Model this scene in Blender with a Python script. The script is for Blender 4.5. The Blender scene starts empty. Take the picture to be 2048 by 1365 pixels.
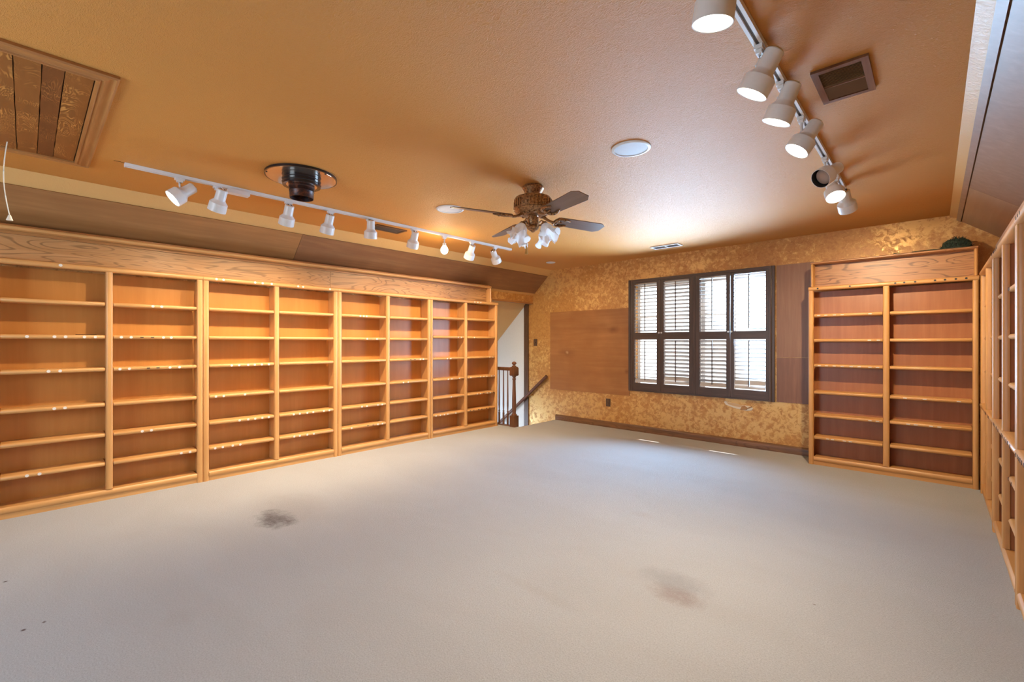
import bpy, math, random
from mathutils import Vector, Matrix
random.seed(7)
S = bpy.context.scene
COL = S.collection
R = math.radians

# ------------------------------------------------------------------ camera, world, light, exposure
cam_d = bpy.data.cameras.new('camera')
cam_d.sensor_width = 36.0
cam_d.lens = 905.0 / 2048.0 * 36.0
cam_d.shift_y = 3.5 / 2048.0
cam_d.clip_start = 0.02
cam = bpy.data.objects.new('camera', cam_d)
cam.location = (0, 0, 1.25)
cam.rotation_euler = (R(90), 0, R(43))
COL.objects.link(cam)
S.camera = cam

S.view_settings.view_transform = 'Standard'
S.view_settings.look = 'None'
S.view_settings.gamma = 1.0
S.view_settings.use_curve_mapping = False
S.view_settings.exposure = 0.08
S.cycles.use_denoising = True
S.cycles.max_bounces = 10
S.cycles.diffuse_bounces = 6
S.cycles.sample_clamp_indirect = 6.0

W = bpy.data.worlds.new('sky')
S.world = W
W.use_nodes = True
wn = W.node_tree
wn.nodes.clear()
wo = wn.nodes.new('ShaderNodeOutputWorld')
wb = wn.nodes.new('ShaderNodeBackground')
wt = wn.nodes.new('ShaderNodeTexCoord')
wx = wn.nodes.new('ShaderNodeSeparateXYZ')
wr = wn.nodes.new('ShaderNodeValToRGB')
wm = wn.nodes.new('ShaderNodeMath')
wm.operation = 'MULTIPLY_ADD'
wm.inputs[1].default_value = 0.5
wm.inputs[2].default_value = 0.5
wr.color_ramp.elements[0].position = 0.46
wr.color_ramp.elements[0].color = (0.50, 0.52, 0.55, 1)
wr.color_ramp.elements[1].position = 0.54
wr.color_ramp.elements[1].color = (0.84, 0.92, 1.0, 1)
wb.inputs['Strength'].default_value = 3.2
wn.links.new(wt.outputs['Generated'], wx.inputs[0])
wn.links.new(wx.outputs['Z'], wm.inputs[0])
wn.links.new(wm.outputs[0], wr.inputs[0])
wn.links.new(wr.outputs[0], wb.inputs[0])
wn.links.new(wb.outputs[0], wo.inputs[0])


def add_light(name, kind, loc, energy, color, aim=None, **kw):
    d = bpy.data.lights.new(name, kind)
    d.energy = energy
    d.color = color
    for k, v in kw.items():
        setattr(d, k, v)
    o = bpy.data.objects.new(name, d)
    o.location = loc
    if aim is not None:
        o.rotation_euler = Vector(aim).to_track_quat('-Z', 'Y').to_euler()
    COL.objects.link(o)
    return o


# steep sun outside the far window
SUN = add_light('sun', 'SUN', (-2, 9, 8), 13.0, (1.0, 0.97, 0.92), aim=(-0.16, -0.52, -0.86), angle=R(1.4))
# daylight through the far window: portal for the sky
p = add_light('window_portal', 'AREA', (-2.25, 6.10, 1.35), 1.0, (1, 1, 1), aim=(0, -1, 0), shape='RECTANGLE', size=1.9, size_y=1.6)
p.data.cycles.is_portal = True
# light of the lower hall coming up the stairwell
# daylight spreading into the room off the open shutter slats
DAY = add_light('shutter_daylight', 'AREA', (-2.25, 5.795, 1.35), 145.0, (0.43, 0.68, 1.0), aim=(0.10, -1, 0.04), shape='RECTANGLE', size=1.66, size_y=1.44, spread=R(132))
# added fill light, set at an invented window behind the camera
REAR = add_light('rear_fill_light', 'AREA', (-2.6, -2.15, 1.5), 66.0, (0.52, 0.76, 1.0), aim=(0.0, 1, 0.0), shape='RECTANGLE', size=1.6, size_y=1.2)
HALL = add_light('stairwell_lamp', 'POINT', (-6.2, 4.90, -0.35), 24.0, (0.50, 0.74, 1.0), shadow_soft_size=0.15)

WARM = (1.0, 0.81, 0.54)
E_LEFT, E_RIGHT, E_BULB = 74.0, 54.0, 8.0

# ------------------------------------------------------------------ helpers
class MB:
    def __init__(s):
        s.v = []; s.f = []; s.sm = []

    def add(s, vs, fs, m=None, smooth=False):
        b = len(s.v)
        for q in vs:
            q = Vector(q)
            s.v.append(tuple(m @ q) if m is not None else tuple(q))
        for f in fs:
            s.f.append([b + i for i in f]); s.sm.append(smooth)
        return s

    def box(s, a, b, m=None):
        x0, y0, z0 = a; x1, y1, z1 = b
        vs = [(x0, y0, z0), (x1, y0, z0), (x1, y1, z0), (x0, y1, z0), (x0, y0, z1), (x1, y0, z1), (x1, y1, z1), (x0, y1, z1)]
        fs = [(3, 2, 1, 0), (4, 5, 6, 7), (0, 1, 5, 4), (1, 2, 6, 5), (2, 3, 7, 6), (3, 0, 4, 7)]
        return s.add(vs, fs, m)

    def loft(s, secs, m=None, smooth=False, caps=True, closed=True):
        n = len(secs[0]); vs = [p for sec in secs for p in sec]; fs = []
        for k in range(len(secs) - 1):
            for i in range(n if closed else n - 1):
                j = (i + 1) % n
                fs.append((k * n + i, k * n + j, (k + 1) * n + j, (k + 1) * n + i))
        if caps:
            fs.append(tuple(reversed(range(n))))
            fs.append(tuple((len(secs) - 1) * n + i for i in range(n)))
        return s.add(vs, fs, m, smooth)

    def lathe(s, prof, n=24, m=None, smooth=True, cap0=True, cap1=True):
        secs = [[(r * math.cos(2 * math.pi * i / n), r * math.sin(2 * math.pi * i / n), z) for i in range(n)] for r, z in prof]
        b = len(s.f)
        s.loft(secs, m, smooth, caps=False)
        k = len(s.v) - n * len(prof)
        if cap0: s.f.append([k + i for i in reversed(range(n))]); s.sm.append(False)
        if cap1:
            q = k + n * (len(prof) - 1)
            s.f.append([q + i for i in range(n)]); s.sm.append(False)
        return s

    def tube(s, pts, r, n=8, m=None):
        pts = [Vector(p) for p in pts]
        rr = r if isinstance(r, (list, tuple)) else [r] * len(pts)
        secs = []
        up = Vector((0, 0, 1))
        for i, p in enumerate(pts):
            d = (pts[min(i + 1, len(pts) - 1)] - pts[max(i - 1, 0)]).normalized()
            a = d.cross(up)
            if a.length < 0.05: a = d.cross(Vector((1, 0, 0)))
            a.normalize(); b = a.cross(d).normalized()
            secs.append([tuple(p + rr[i] * (math.cos(2 * math.pi * k / n) * a + math.sin(2 * math.pi * k / n) * b)) for k in range(n)])
        return s.loft(secs, m, True)

    def mesh(s, name):
        me = bpy.data.meshes.new(name)
        me.from_pydata(s.v, [], s.f)
        me.polygons.foreach_set('use_smooth', s.sm)
        import bmesh
        bm = bmesh.new(); bm.from_mesh(me)
        bmesh.ops.recalc_face_normals(bm, faces=bm.faces)
        bm.to_mesh(me); bm.free()
        me.set_sharp_from_angle(angle=R(38))
        return me


def obj(name, mb, mat, parent=None, loc=None):
    me = mb if isinstance(mb, bpy.types.Mesh) else mb.mesh(name)
    if mat is not None and not me.materials: me.materials.append(mat)
    o = bpy.data.objects.new(name, me)
    COL.objects.link(o)
    if parent is not None: o.parent = parent
    if loc is not None: o.location = loc
    return o


def thing(name, label, cat, loc=(0, 0, 0), rz=0.0, group=None):
    o = bpy.data.objects.new(name, None)
    o.empty_display_size = 0.1
    COL.objects.link(o)
    o.location = loc; o.rotation_euler = (0, 0, rz)
    return tag(o, label, cat, group)


def tag(o, label, cat, group=None):
    o['label'] = label; o['category'] = cat
    if group: o['group'] = group
    return o


def struct(name, mb, mat, parent=None, label=None):
    o = obj(name, mb, mat, parent)
    o['kind'] = 'structure'
    if label: o['label'] = label
    return o


def align(p, d):
    """matrix with local +Z along d, origin p"""
    return Matrix.Translation(Vector(p)) @ Vector(d).to_track_quat('Z', 'Y').to_matrix().to_4x4()


# ------------------------------------------------------------------ materials
class NT:
    def __init__(s, name):
        s.m = bpy.data.materials.new(name); s.m.use_nodes = True
        s.t = s.m.node_tree; s.n = s.t.nodes
        s.b = s.n['Principled BSDF']

    def new(s, t, **kw):
        q = s.n.new(t)
        for k, v in kw.items():
            if k.startswith('i_'):
                key = k[2:]
                q.inputs[int(key) if key.isdigit() else key.replace('_', ' ')].default_value = v
            else: setattr(q, k, v)
        return q

    def ln(s, a, b): s.t.links.new(a, b); return s

    def coords(s, scale=(1, 1, 1), rnd=0.0, kind='Object'):
        tc = s.new('ShaderNodeTexCoord'); src = tc.outputs[kind]
        if rnd:
            oi = s.new('ShaderNodeObjectInfo')
            mu = s.new('ShaderNodeVectorMath', operation='MULTIPLY_ADD')
            mu.inputs[1].default_value = (rnd, rnd * 1.7, rnd * 2.3)
            s.ln(oi.outputs['Random'], mu.inputs[0]); s.ln(src, mu.inputs[2]); src = mu.outputs[0]
        mp = s.new('ShaderNodeMapping'); mp.inputs['Scale'].default_value = scale
        s.ln(src, mp.inputs['Vector'])
        return mp.outputs[0]

    def noise(s, vec, scale, detail=4, rough=0.55, dist=0.0):
        q = s.new('ShaderNodeTexNoise', i_Scale=scale, i_Detail=detail, i_Roughness=rough, i_Distortion=dist)
        s.ln(vec, q.inputs['Vector']); return q.outputs['Fac']

    def ramp(s, fac, stops, interp='LINEAR'):
        q = s.new('ShaderNodeValToRGB'); r = q.color_ramp; r.interpolation = interp
        while len(r.elements) < len(stops): r.elements.new(0.5)
        for e, (p, c) in zip(r.elements, stops):
            e.position = p; e.color = (*c, 1) if len(c) == 3 else c
        s.ln(fac, q.inputs[0]); return q.outputs[0]

    def mix(s, fac, a, b, mode='MIX'):
        q = s.new('ShaderNodeMix', data_type='RGBA', blend_type=mode)
        for i, v in ((0, fac), (6, a), (7, b)):
            if isinstance(v, (float, int)): q.inputs[i].default_value = v
            elif isinstance(v, tuple): q.inputs[i].default_value = (*v, 1)
            else: s.ln(v, q.inputs[i])
        return q.outputs[2]

    def math(s, op, a, b=0.0, c=0.0):
        q = s.new('ShaderNodeMath', operation=op)
        for i, v in enumerate((a, b, c)):
            if isinstance(v, (float, int)): q.inputs[i].default_value = v
            else: s.ln(v, q.inputs[i])
        return q.outputs[0]

    def bump(s, h, strength, dist=0.01):
        q = s.new('ShaderNodeBump', i_Strength=strength, i_Distance=dist)
        s.ln(h, q.inputs['Height']); s.ln(q.outputs[0], s.b.inputs['Normal']); return s

    def fin(s, color=None, rough=0.5, metal=0.0, spec=0.5, **kw):
        if color is not None:
            if isinstance(color, tuple): s.b.inputs['Base Color'].default_value = (*color, 1)
            else: s.ln(color, s.b.inputs['Base Color'])
        if isinstance(rough, (int, float)): s.b.inputs['Roughness'].default_value = rough
        else: s.ln(rough, s.b.inputs['Roughness'])
        if isinstance(metal, (int, float)): s.b.inputs['Metallic'].default_value = metal
        else: s.ln(metal, s.b.inputs['Metallic'])
        s.b.inputs['Specular IOR Level'].default_value = spec
        for k, v in kw.items(): s.b.inputs[k.replace('_', ' ')].default_value = v
        return s.m


def plain(name, color, rough=0.5, metal=0.0, spec=0.5, **kw):
    q = NT(name)
    n = q.noise(q.coords((1, 1, 1), 3.0), 60, 2)
    c = q.mix(q.math('MULTIPLY', n, 0.22), color, tuple(x * 0.6 for x in color))
    return q.fin(c, rough, metal, spec, **kw)


def wood(name, base, dark, axis, fine=1.0, lines=0.0, rough=0.4, spec=0.5, freq=34.0, blot=0.25, bump=0.06):
    """long-grain wood; axis = grain direction in the part's own space"""
    q = NT(name)
    ac, al = 16.0 * fine, 1.0 * fine
    sc = [ac, ac, ac]; sc['XYZ'.index(axis)] = al
    v = q.coords(tuple(sc), 5.0)
    n = q.noise(v, 2.2, 6, 0.62, 0.4)
    col = q.ramp(n, [(0.30, dark), (0.52, tuple(0.5 * (a + b) for a, b in zip(base, dark))), (0.66, base)])
    if lines:
        sl = [7.5, 7.5, 7.5]; sl['XYZ'.index(axis)] = 1.15
        v2 = q.coords(tuple(sl), 5.0)
        n2 = q.noise(v2, 0.9, 2, 0.45, 0.5)
        sn = q.math('SINE', q.math('MULTIPLY', n2, freq * 3.0))
        brk = q.noise(v, 5.0, 3)
        ln = q.math('MULTIPLY', q.math('SMOOTH_MAX', q.math('SUBTRACT', q.math('MULTIPLY_ADD', brk, 0.5, sn), 0.85), 0.0, 0.05), 2.2)
        ln = q.math('MINIMUM', q.math('MULTIPLY', ln, lines), 1.0)
        col = q.mix(ln, col, tuple(x * 0.35 for x in dark))
    if blot:
        n3 = q.noise(q.coords((1, 1, 1), 5.0), 3.2, 3)
        col = q.mix(q.math('MULTIPLY', q.math('SMOOTH_MIN', n3, 1.0, 0.1), blot), col, tuple(x * 0.7 for x in dark))
    q.bump(n, bump, 0.004)
    return q.fin(col, rough, 0.0, spec)


OAK_B, OAK_D = (0.70, 0.375, 0.135), (0.56, 0.27, 0.085)
oak = {a: wood('golden_oak_' + a, OAK_B, OAK_D, a, rough=0.36) for a in 'XYZ'}
oak_fig = wood('figured_oak_board', (0.58, 0.31, 0.125), (0.46, 0.215, 0.07), 'X', lines=0.7, rough=0.42, freq=34)
oak_fig_b = wood('figured_red_oak_board', (0.50, 0.25, 0.10), (0.40, 0.17, 0.065), 'X', lines=1.0, rough=0.42, freq=38)
back_l = wood('amber_plywood_back', (0.61, 0.275, 0.072), (0.53, 0.225, 0.054), 'Z', fine=0.45, rough=0.30, blot=0.45)
back_r = wood('russet_plywood_back', (0.42, 0.165, 0.062), (0.34, 0.122, 0.042), 'Z', fine=0.6, rough=0.36, blot=0.3)
ply = wood('brown_plywood_sheet', (0.42, 0.20, 0.065), (0.31, 0.135, 0.042), 'Y', fine=0.6, rough=0.36, blot=0.5)
ply_x = wood('brown_plywood_sheet_wall', (0.48, 0.215, 0.075), (0.36, 0.145, 0.048), 'X', fine=0.5, spec=0.3, rough=0.40, blot=0.9)
def knots(m, spots):
    t = m.node_tree; b = t.nodes['Principled BSDF']
    src = b.inputs['Base Color'].links[0].from_socket
    tc = t.nodes.new('ShaderNodeTexCoord')
    nz = t.nodes.new('ShaderNodeTexNoise'); nz.inputs['Scale'].default_value = 6.0
    t.links.new(tc.outputs['Object'], nz.inputs['Vector'])
    wv = t.nodes.new('ShaderNodeVectorMath'); wv.operation = 'MULTIPLY_ADD'
    wv.inputs[1].default_value = (0.10, 0, 0.07); t.links.new(nz.outputs['Color'], wv.inputs[0]); t.links.new(tc.outputs['Object'], wv.inputs[2])
    for x, z, rx, rz_, amt, c in spots:
        sb = t.nodes.new('ShaderNodeVectorMath'); sb.operation = 'SUBTRACT'; sb.inputs[1].default_value = (x + 0.05, 0, z + 0.035)
        ml = t.nodes.new('ShaderNodeVectorMath'); ml.operation = 'MULTIPLY'; ml.inputs[1].default_value = (1 / rx, 0, 1 / rz_)
        le = t.nodes.new('ShaderNodeVectorMath'); le.operation = 'LENGTH'
        t.links.new(wv.outputs[0], sb.inputs[0]); t.links.new(sb.outputs[0], ml.inputs[0]); t.links.new(ml.outputs[0], le.inputs[0])
        rp = t.nodes.new('ShaderNodeValToRGB'); rp.color_ramp.elements[0].color = (amt, amt, amt, 1); rp.color_ramp.elements[1].color = (0, 0, 0, 1)
        t.links.new(le.outputs['Value'], rp.inputs[0])
        mx = t.nodes.new('ShaderNodeMix'); mx.data_type = 'RGBA'; mx.inputs[7].default_value = (*c, 1)
        t.links.new(rp.outputs[0], mx.inputs[0]); t.links.new(src, mx.inputs[6]); src = mx.outputs[2]
    t.links.new(src, b.inputs['Base Color'])


knots(ply_x, [(0.335, 0.60, 0.22, 0.10, 0.75, (0.20, 0.075, 0.026)), (0.34, 0.61, 0.035, 0.03, 0.9, (0.55, 0.33, 0.17)), (1.17, 0.95, 0.13, 0.07, 0.8, (0.16, 0.06, 0.022)),
              (0.75, 0.98, 0.55, 0.10, 0.5, (0.24, 0.095, 0.034)), (0.8, 0.30, 0.6, 0.06, 0.35, (0.26, 0.10, 0.035)), (1.40, 0.35, 0.06, 0.05, 0.7, (0.15, 0.055, 0.02))])
ply_g = wood('grey_brown_plywood_sheet', (0.34, 0.21, 0.14), (0.26, 0.155, 0.10), 'Z', fine=0.6, rough=0.42, blot=0.4)
ply_p = wood('pale_plywood_sheet', (0.42, 0.27, 0.17), (0.35, 0.21, 0.125), 'Y', fine=0.6, rough=0.38, blot=0.4)
dark = {a: wood('dark_stained_wood_' + a, (0.17, 0.085, 0.042), (0.08, 0.037, 0.018), a, rough=0.40, lines=0.4) for a in 'XYZ'}
walnut = {a: wood('walnut_shutter_wood_' + a, (0.105, 0.062, 0.045), (0.06, 0.034, 0.026), a, rough=0.38) for a in 'XYZ'}
slat_m = wood('daylit_slat_wood', (0.56, 0.53, 0.51), (0.48, 0.45, 0.43), 'X', rough=0.45)  # dark slats coloured pale to stand in for the daylight on them
newel_m = wood('brown_turned_wood', (0.20, 0.085, 0.038), (0.11, 0.042, 0.018), 'Z', rough=0.32)
trimwood = {a: wood('stained_moulding_' + a, (0.50, 0.225, 0.068), (0.34, 0.135, 0.038), a, rough=0.4) for a in 'XYZ'}


def hatch_mat(name, base, lite):
    q = NT(name)
    v = q.coords((1.4, 6, 6), 6.0)
    n = q.noise(v, 1.6, 3, 0.5, 1.2)
    sn = q.math('SINE', q.math('MULTIPLY', n, 130.0))
    patch = q.noise(q.coords((1, 1, 1), 6.0), 6.0, 3)
    f = q.math('MULTIPLY', q.ramp(sn, [(0.45, (0, 0, 0)), (0.9, (1, 1, 1))]), q.ramp(patch, [(0.45, (0, 0, 0)), (0.62, (1, 1, 1))]))
    n2 = q.noise(q.coords((1.2, 8, 8), 6.0), 3.0, 5)
    c0 = q.mix(n2, base, tuple(x * 0.62 for x in base))
    q.bump(n2, 0.15, 0.01)
    return q.fin(q.mix(f, c0, lite), 0.55)


plank_a = hatch_mat('weathered_plank', (0.33, 0.118, 0.022), (0.60, 0.28, 0.065))
plank_b = hatch_mat('weathered_plank_dark', (0.22, 0.072, 0.014), (0.36, 0.14, 0.03))


def ceiling_mat():
    q = NT('ochre_brushed_ceiling_paint')
    v = q.coords((1, 1, 1))
    n = q.noise(q.coords((26, 60, 30)), 1.6, 5, 0.62, 1.6)
    big = q.noise(v, 0.7, 3)
    c = q.mix(big, (0.66, 0.285, 0.050), (0.61, 0.263, 0.050))
    q.bump(q.ramp(n, [(0.42, (0, 0, 0)), (0.66, (1, 1, 1))]), 0.5, 0.012)
    return q.fin(c, 0.60, 0.0, 0.55)


def strip_mat():
    q = NT('ochre_slope_paint')
    n = q.noise(q.coords((14, 24, 18)), 1.6, 5, 0.6, 1.2)
    q.bump(n, 0.35, 0.01)
    return q.fin((0.66, 0.38, 0.13), 0.40, 0.0, 0.5)


def gold_mat():
    q = NT('gold_sponged_wall_paint')
    v = q.coords((1, 1, 1))
    n1 = q.noise(v, 17.0, 9, 0.74, 0.5)
    n2 = q.noise(v, 1.1, 3, 0.5)
    f = q.ramp(q.math('MULTIPLY_ADD', n2, 0.45, q.math('MULTIPLY', n1, 0.8)), [(0.62, (0, 0, 0)), (0.70, (1, 1, 1))])
    n3 = q.noise(v, 26.0, 5, 0.7, 0.6)
    c0 = q.mix(q.ramp(n3, [(0.40, (0, 0, 0)), (0.66, (1, 1, 1))]), (0.56, 0.275, 0.072), (0.43, 0.18, 0.045))
    c = q.mix(f, c0, (0.72, 0.43, 0.155))
    q.bump(q.math('MULTIPLY_ADD', f, 0.6, n3), 0.25, 0.006)
    rg = q.math('MULTIPLY_ADD', f, -0.12, 0.42)
    mt = q.math('MULTIPLY_ADD', f, 0.35, 0.12)
    return q.fin(c, rg, mt, 0.5)


def carpet_mat():
    q = NT('pale_beige_cut_pile_carpet')
    v = q.coords((1, 1, 1))
    fine = q.noise(v, 150.0, 5, 0.75)
    mid = q.noise(v, 38.0, 4, 0.65)
    big = q.noise(q.coords((0.55, 1.1, 1)), 1.9, 4, 0.55, 0.6)
    c = q.ramp(fine, [(0.25, (0.345, 0.345, 0.35)), (0.55, (0.53, 0.535, 0.545)), (0.8, (0.63, 0.64, 0.655))])
    c = q.mix(q.ramp(big, [(0.38, (0, 0, 0)), (0.62, (1, 1, 1))]), q.mix(0.16, c, (0.36, 0.33, 0.30)), c)
    c = q.mix(q.math('MULTIPLY', mid, 0.16), c, (0.40, 0.36, 0.33))
    # old spills and trodden-in dirt, each with its own spot on the carpet
    spills = [(-3.42, 1.20, 0.24, 0.13, 0.75, 0.85, (0.13, 0.11, 0.105)), (-3.55, 1.38, 0.42, 0.25, 0.35, 0.24, (0.30, 0.27, 0.255)),
              (-0.93, 2.19, 0.17, 0.10, 0.6, 0.5, (0.28, 0.185, 0.15)), (-1.0, 2.31, 0.22, 0.13, 0.5, 0.42, (0.28, 0.27, 0.275)),
              (-1.55, 3.05, 0.10, 0.07, 0.3, 0.16, (0.40, 0.31, 0.25)), (-1.45, 1.75, 0.34, 0.05, 0.4, 0.16, (0.36, 0.31, 0.27)),
              (-2.5, 0.47, 0.10, 0.07, 0.4, 0.13, (0.36, 0.31, 0.27)),
              (-3.551, -0.076, 0.011, 0.011, 0.1, 1.0, (0.07, 0.03, 0.02)), (-2.911, 0.053, 0.011, 0.009, 0.1, 0.9, (0.10, 0.045, 0.03)),
              (-2.895, -0.01, 0.013, 0.011, 0.1, 1.0, (0.08, 0.035, 0.025)), (-0.417, 2.563, 0.009, 0.006, 0.1, 0.8, (0.16, 0.1, 0.07))]
    warp = q.new('ShaderNodeTexNoise', i_Scale=9.0, i_Detail=5.0, i_Roughness=0.7)
    q.ln(v, warp.inputs['Vector'])
    for x, y, rx, ry, wob, amt, colr in spills:
        wv = q.new('ShaderNodeVectorMath', operation='SUBTRACT'); q.ln(warp.outputs['Color'], wv.inputs[0]); wv.inputs[1].default_value = (0.5, 0.5, 0.5)
        wa = q.new('ShaderNodeVectorMath', operation='MULTIPLY_ADD'); q.ln(wv.outputs[0], wa.inputs[0])
        wa.inputs[1].default_value = (wob * rx * 2.4, wob * ry * 2.4, 0); q.ln(v, wa.inputs[2])
        sb = q.new('ShaderNodeVectorMath', operation='SUBTRACT'); q.ln(wa.outputs[0], sb.inputs[0]); sb.inputs[1].default_value = (x, y, 0)
        ml = q.new('ShaderNodeVectorMath', operation='MULTIPLY'); q.ln(sb.outputs[0], ml.inputs[0]); ml.inputs[1].default_value = (1 / rx, 1 / ry, 0)
        le = q.new('ShaderNodeVectorMath', operation='LENGTH'); q.ln(ml.outputs[0], le.inputs[0])
        f = q.ramp(le.outputs['Value'], [(0.35, (1, 1, 1)), (1.0, (0, 0, 0))])
        f = q.math('MULTIPLY', f, q.math('MULTIPLY_ADD', mid, 1.0, 0.5))
        c = q.mix(q.math('MINIMUM', q.math('MULTIPLY', f, amt), 1.0), c, colr)
    q.bump(q.math('MULTIPLY_ADD', mid, 0.2, fine), 0.8, 0.012)
    m = q.fin(c, 0.95, 0.0, 0.1)
    q.b.inputs['Sheen Weight'].default_value = 0.15
    return m


ceil_m, strip_m, gold_m, carpet_m = ceiling_mat(), strip_mat(), gold_mat(), carpet_mat()
white_paint = plain('white_stairwell_paint', (0.78, 0.79, 0.80), 0.6)
lamp_white = plain('white_lamp_enamel', (0.74, 0.72, 0.69), 0.35)
track_white = plain('white_track_enamel', (0.78, 0.77, 0.75), 0.3)
track_grey = plain('grey_track_channel', (0.22, 0.21, 0.21), 0.5)
lamp_dark = plain('shaded_lamp_interior', (0.03, 0.025, 0.02), 0.5)  # near-black stands in for shade inside unlit heads and vent holes
chrome = plain('chrome_cap', (0.75, 0.74, 0.72), 0.18, 1.0)
black_metal = plain('black_stove_enamel', (0.014, 0.013, 0.016), 0.22, 0.0, 0.6)
disc_metal = plain('polished_dark_ceiling_plate', (0.62, 0.50, 0.40), 0.12, 0.9)
white_plastic = plain('white_plastic', (0.80, 0.79, 0.77), 0.4)
sticker_w = plain('white_label_dot', (0.74, 0.68, 0.61), 0.5)
sticker_k = plain('black_label_dot', (0.015, 0.012, 0.014), 0.5)
grille_m = plain('grey_speaker_mesh', (0.58, 0.58, 0.60), 0.6)
gypsum = plain('torn_gypsum', (0.78, 0.70, 0.58), 0.9)
paper_brown = plain('torn_wall_paper', (0.42, 0.24, 0.11), 0.8)
brass = plain('antique_brass', (0.55, 0.33, 0.10), 0.32, 0.9)
plate_brown = plain('brown_switch_plate', (0.10, 0.045, 0.022), 0.4)
cord_m = plain('white_cord', (0.80, 0.72, 0.58), 0.7)
concrete = plain('pale_ground', (0.46, 0.45, 0.42), 0.9)
hidden_gap = plain('dark_groove', (0.05, 0.02, 0.008), 0.8)


def rust_mat():
    q = NT('scorched_flue_steel')
    n = q.noise(q.coords((1, 1, 1.4), 2.0), 24, 5, 0.65, 0.8)
    c = q.ramp(n, [(0.40, (0.02, 0.014, 0.016)), (0.55, (0.07, 0.022, 0.012)), (0.68, (0.17, 0.055, 0.025))])
    q.bump(n, 0.3, 0.004)
    return q.fin(c, 0.38, 0.35)


def bronze_mat():
    q = NT('mottled_bronze')
    n = q.noise(q.coords((1, 1, 1), 2.0), 70, 4, 0.6)
    c = q.ramp(n, [(0.36, (0.13, 0.062, 0.026)), (0.60, (0.46, 0.24, 0.095))])
    q.bump(n, 0.3, 0.003)
    return q.fin(c, 0.36, 0.55)


rust_m, bronze_m = rust_mat(), bronze_mat()
blade_m = wood('dusty_brown_fan_blade', (0.21, 0.125, 0.082), (0.165, 0.095, 0.062), 'X', rough=0.36)


def emis(name, color, strength):
    q = NT(name)
    q.b.inputs['Emission Color'].default_value = (*color, 1)
    q.b.inputs['Emission Strength'].default_value = strength
    return q.fin((0.9, 0.88, 0.82), 0.4)


bulb_on = emis('lit_flood_bulb', (1.0, 0.90, 0.72), 14.0)
globe_on = emis('lit_globe_bulb', (1.0, 0.90, 0.70), 30.0)
bulb_off = plain('unlit_flood_bulb', (0.36, 0.26, 0.21), 0.18)


def glass_mat():
    q = NT('window_glass')
    tr = q.new('ShaderNodeBsdfTransparent'); gl = q.new('ShaderNodeBsdfGlossy', i_Roughness=0.02)
    mx = q.new('ShaderNodeMixShader'); mx.inputs[0].default_value = 0.05
    q.ln(tr.outputs[0], mx.inputs[1]); q.ln(gl.outputs[0], mx.inputs[2])
    q.ln(mx.outputs[0], q.n['Material Output'].inputs['Surface'])
    return q.m


def shade_mat():
    q = NT('frosted_white_glass')
    tl = q.new('ShaderNodeBsdfTranslucent'); tl.inputs[0].default_value = (0.88, 0.86, 0.84, 1)
    mx = q.new('ShaderNodeMixShader'); mx.inputs[0].default_value = 0.45
    q.fin((0.84, 0.83, 0.82), 0.22)
    q.ln(q.b.outputs[0], mx.inputs[1]); q.ln(tl.outputs[0], mx.inputs[2])
    q.ln(mx.outputs[0], q.n['Material Output'].inputs['Surface'])
    return q.m


glass_m, shade_m = glass_mat(), shade_mat()

# ------------------------------------------------------------------ room shell
YW = 5.87          # far (window) wall
XL = -4.99         # left wall
XR = 0.475         # right wall
YB = -2.2          # wall behind the camera
HC = 2.437         # flat ceiling height
CL, CR = -4.573, 0.107     # edges of the flat ceiling
SL = 0.92          # left slope, rise per metre
SR = 0.775         # right slope
zl = lambda x: HC - (CL - x) * SL
zr = lambda x: HC - (x - CR) * SR
NX, NY = -4.495, 5.00      # stair opening: x < NX, y > NY

fl = MB()
fl.box((XL - 0.02, YB, -0.05), (XR + 0.02, NY, 0.0))
fl.box((NX, NY, -0.05), (XR + 0.02, YW + 0.02, 0.0))
struct('floor', fl, carpet_m)

ce = MB().box((CL, YB, HC), (CR, YW + 0.15, HC + 0.04))
struct('ceiling', ce, ceil_m)
# left roof slope: runs on through the left wall over the stairs
ls = MB()
xs = -8.0
ls.loft([[(CL, y, HC), (xs, y, zl(xs)), (xs, y, zl(xs) + 0.05), (CL, y, HC + 0.05)] for y in (YB, YW + 0.05)])
struct('trim_1', ls, strip_m, label='painted left roof slope')
rs = MB()
rs.loft([[(CR, y, HC), (XR + 0.05, y, zr(XR + 0.05)), (XR + 0.05, y, zr(XR + 0.05) + 0.05), (CR, y, HC + 0.05)] for y in (YB, YW + 0.05)])
struct('trim_2', rs, strip_m, label='painted right roof slope')

# far wall with the window opening
WX0, WX1, WZ0, WZ1 = -3.09, -1.40, 0.625, 2.085
fw = MB()
T = 0.14
for a, b in (((-5.085, -1.6), (WX0, 2.6)), ((WX1, -0.05), (XR + 0.05, 2.6)), ((WX0, -0.05), (WX1, WZ0)), ((WX0, WZ1), (WX1, 2.6))):
    fw.box((a[0], YW, a[1]), (b[0], YW + T, b[1]))
wall_far = struct('wall_far', fw, gold_m)
sw = MB().box((-7.6, YW, -1.9), (-5.085, YW + T, 2.6))
struct('wall_stairwell', sw, white_paint)
struct('wall_stairwell_near', MB().box((-7.6, 4.62, -1.9), (XL - 0.06, 4.68, 1.9)), white_paint)
struct('wall_stairwell_end', MB().box((-7.66, 4.62, -1.9), (-7.6, YW + T, 1.6)), white_paint)

# left wall with the stair doorway
lw = MB()
DY0, DY1, DZ = 4.90, YW, 1.935
lw.box((XL - 0.055, YB, -0.05), (XL, DY0, zl(XL)))
lw.box((XL - 0.055, DY0, DZ), (XL, DY1 - 0.001, zl(XL)))
struct('wall_left', lw, gold_m)
struct('wall_right', MB().box((XR, YB, -0.05), (XR + 0.06, YW, zr(XR))), gold_m)

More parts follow.
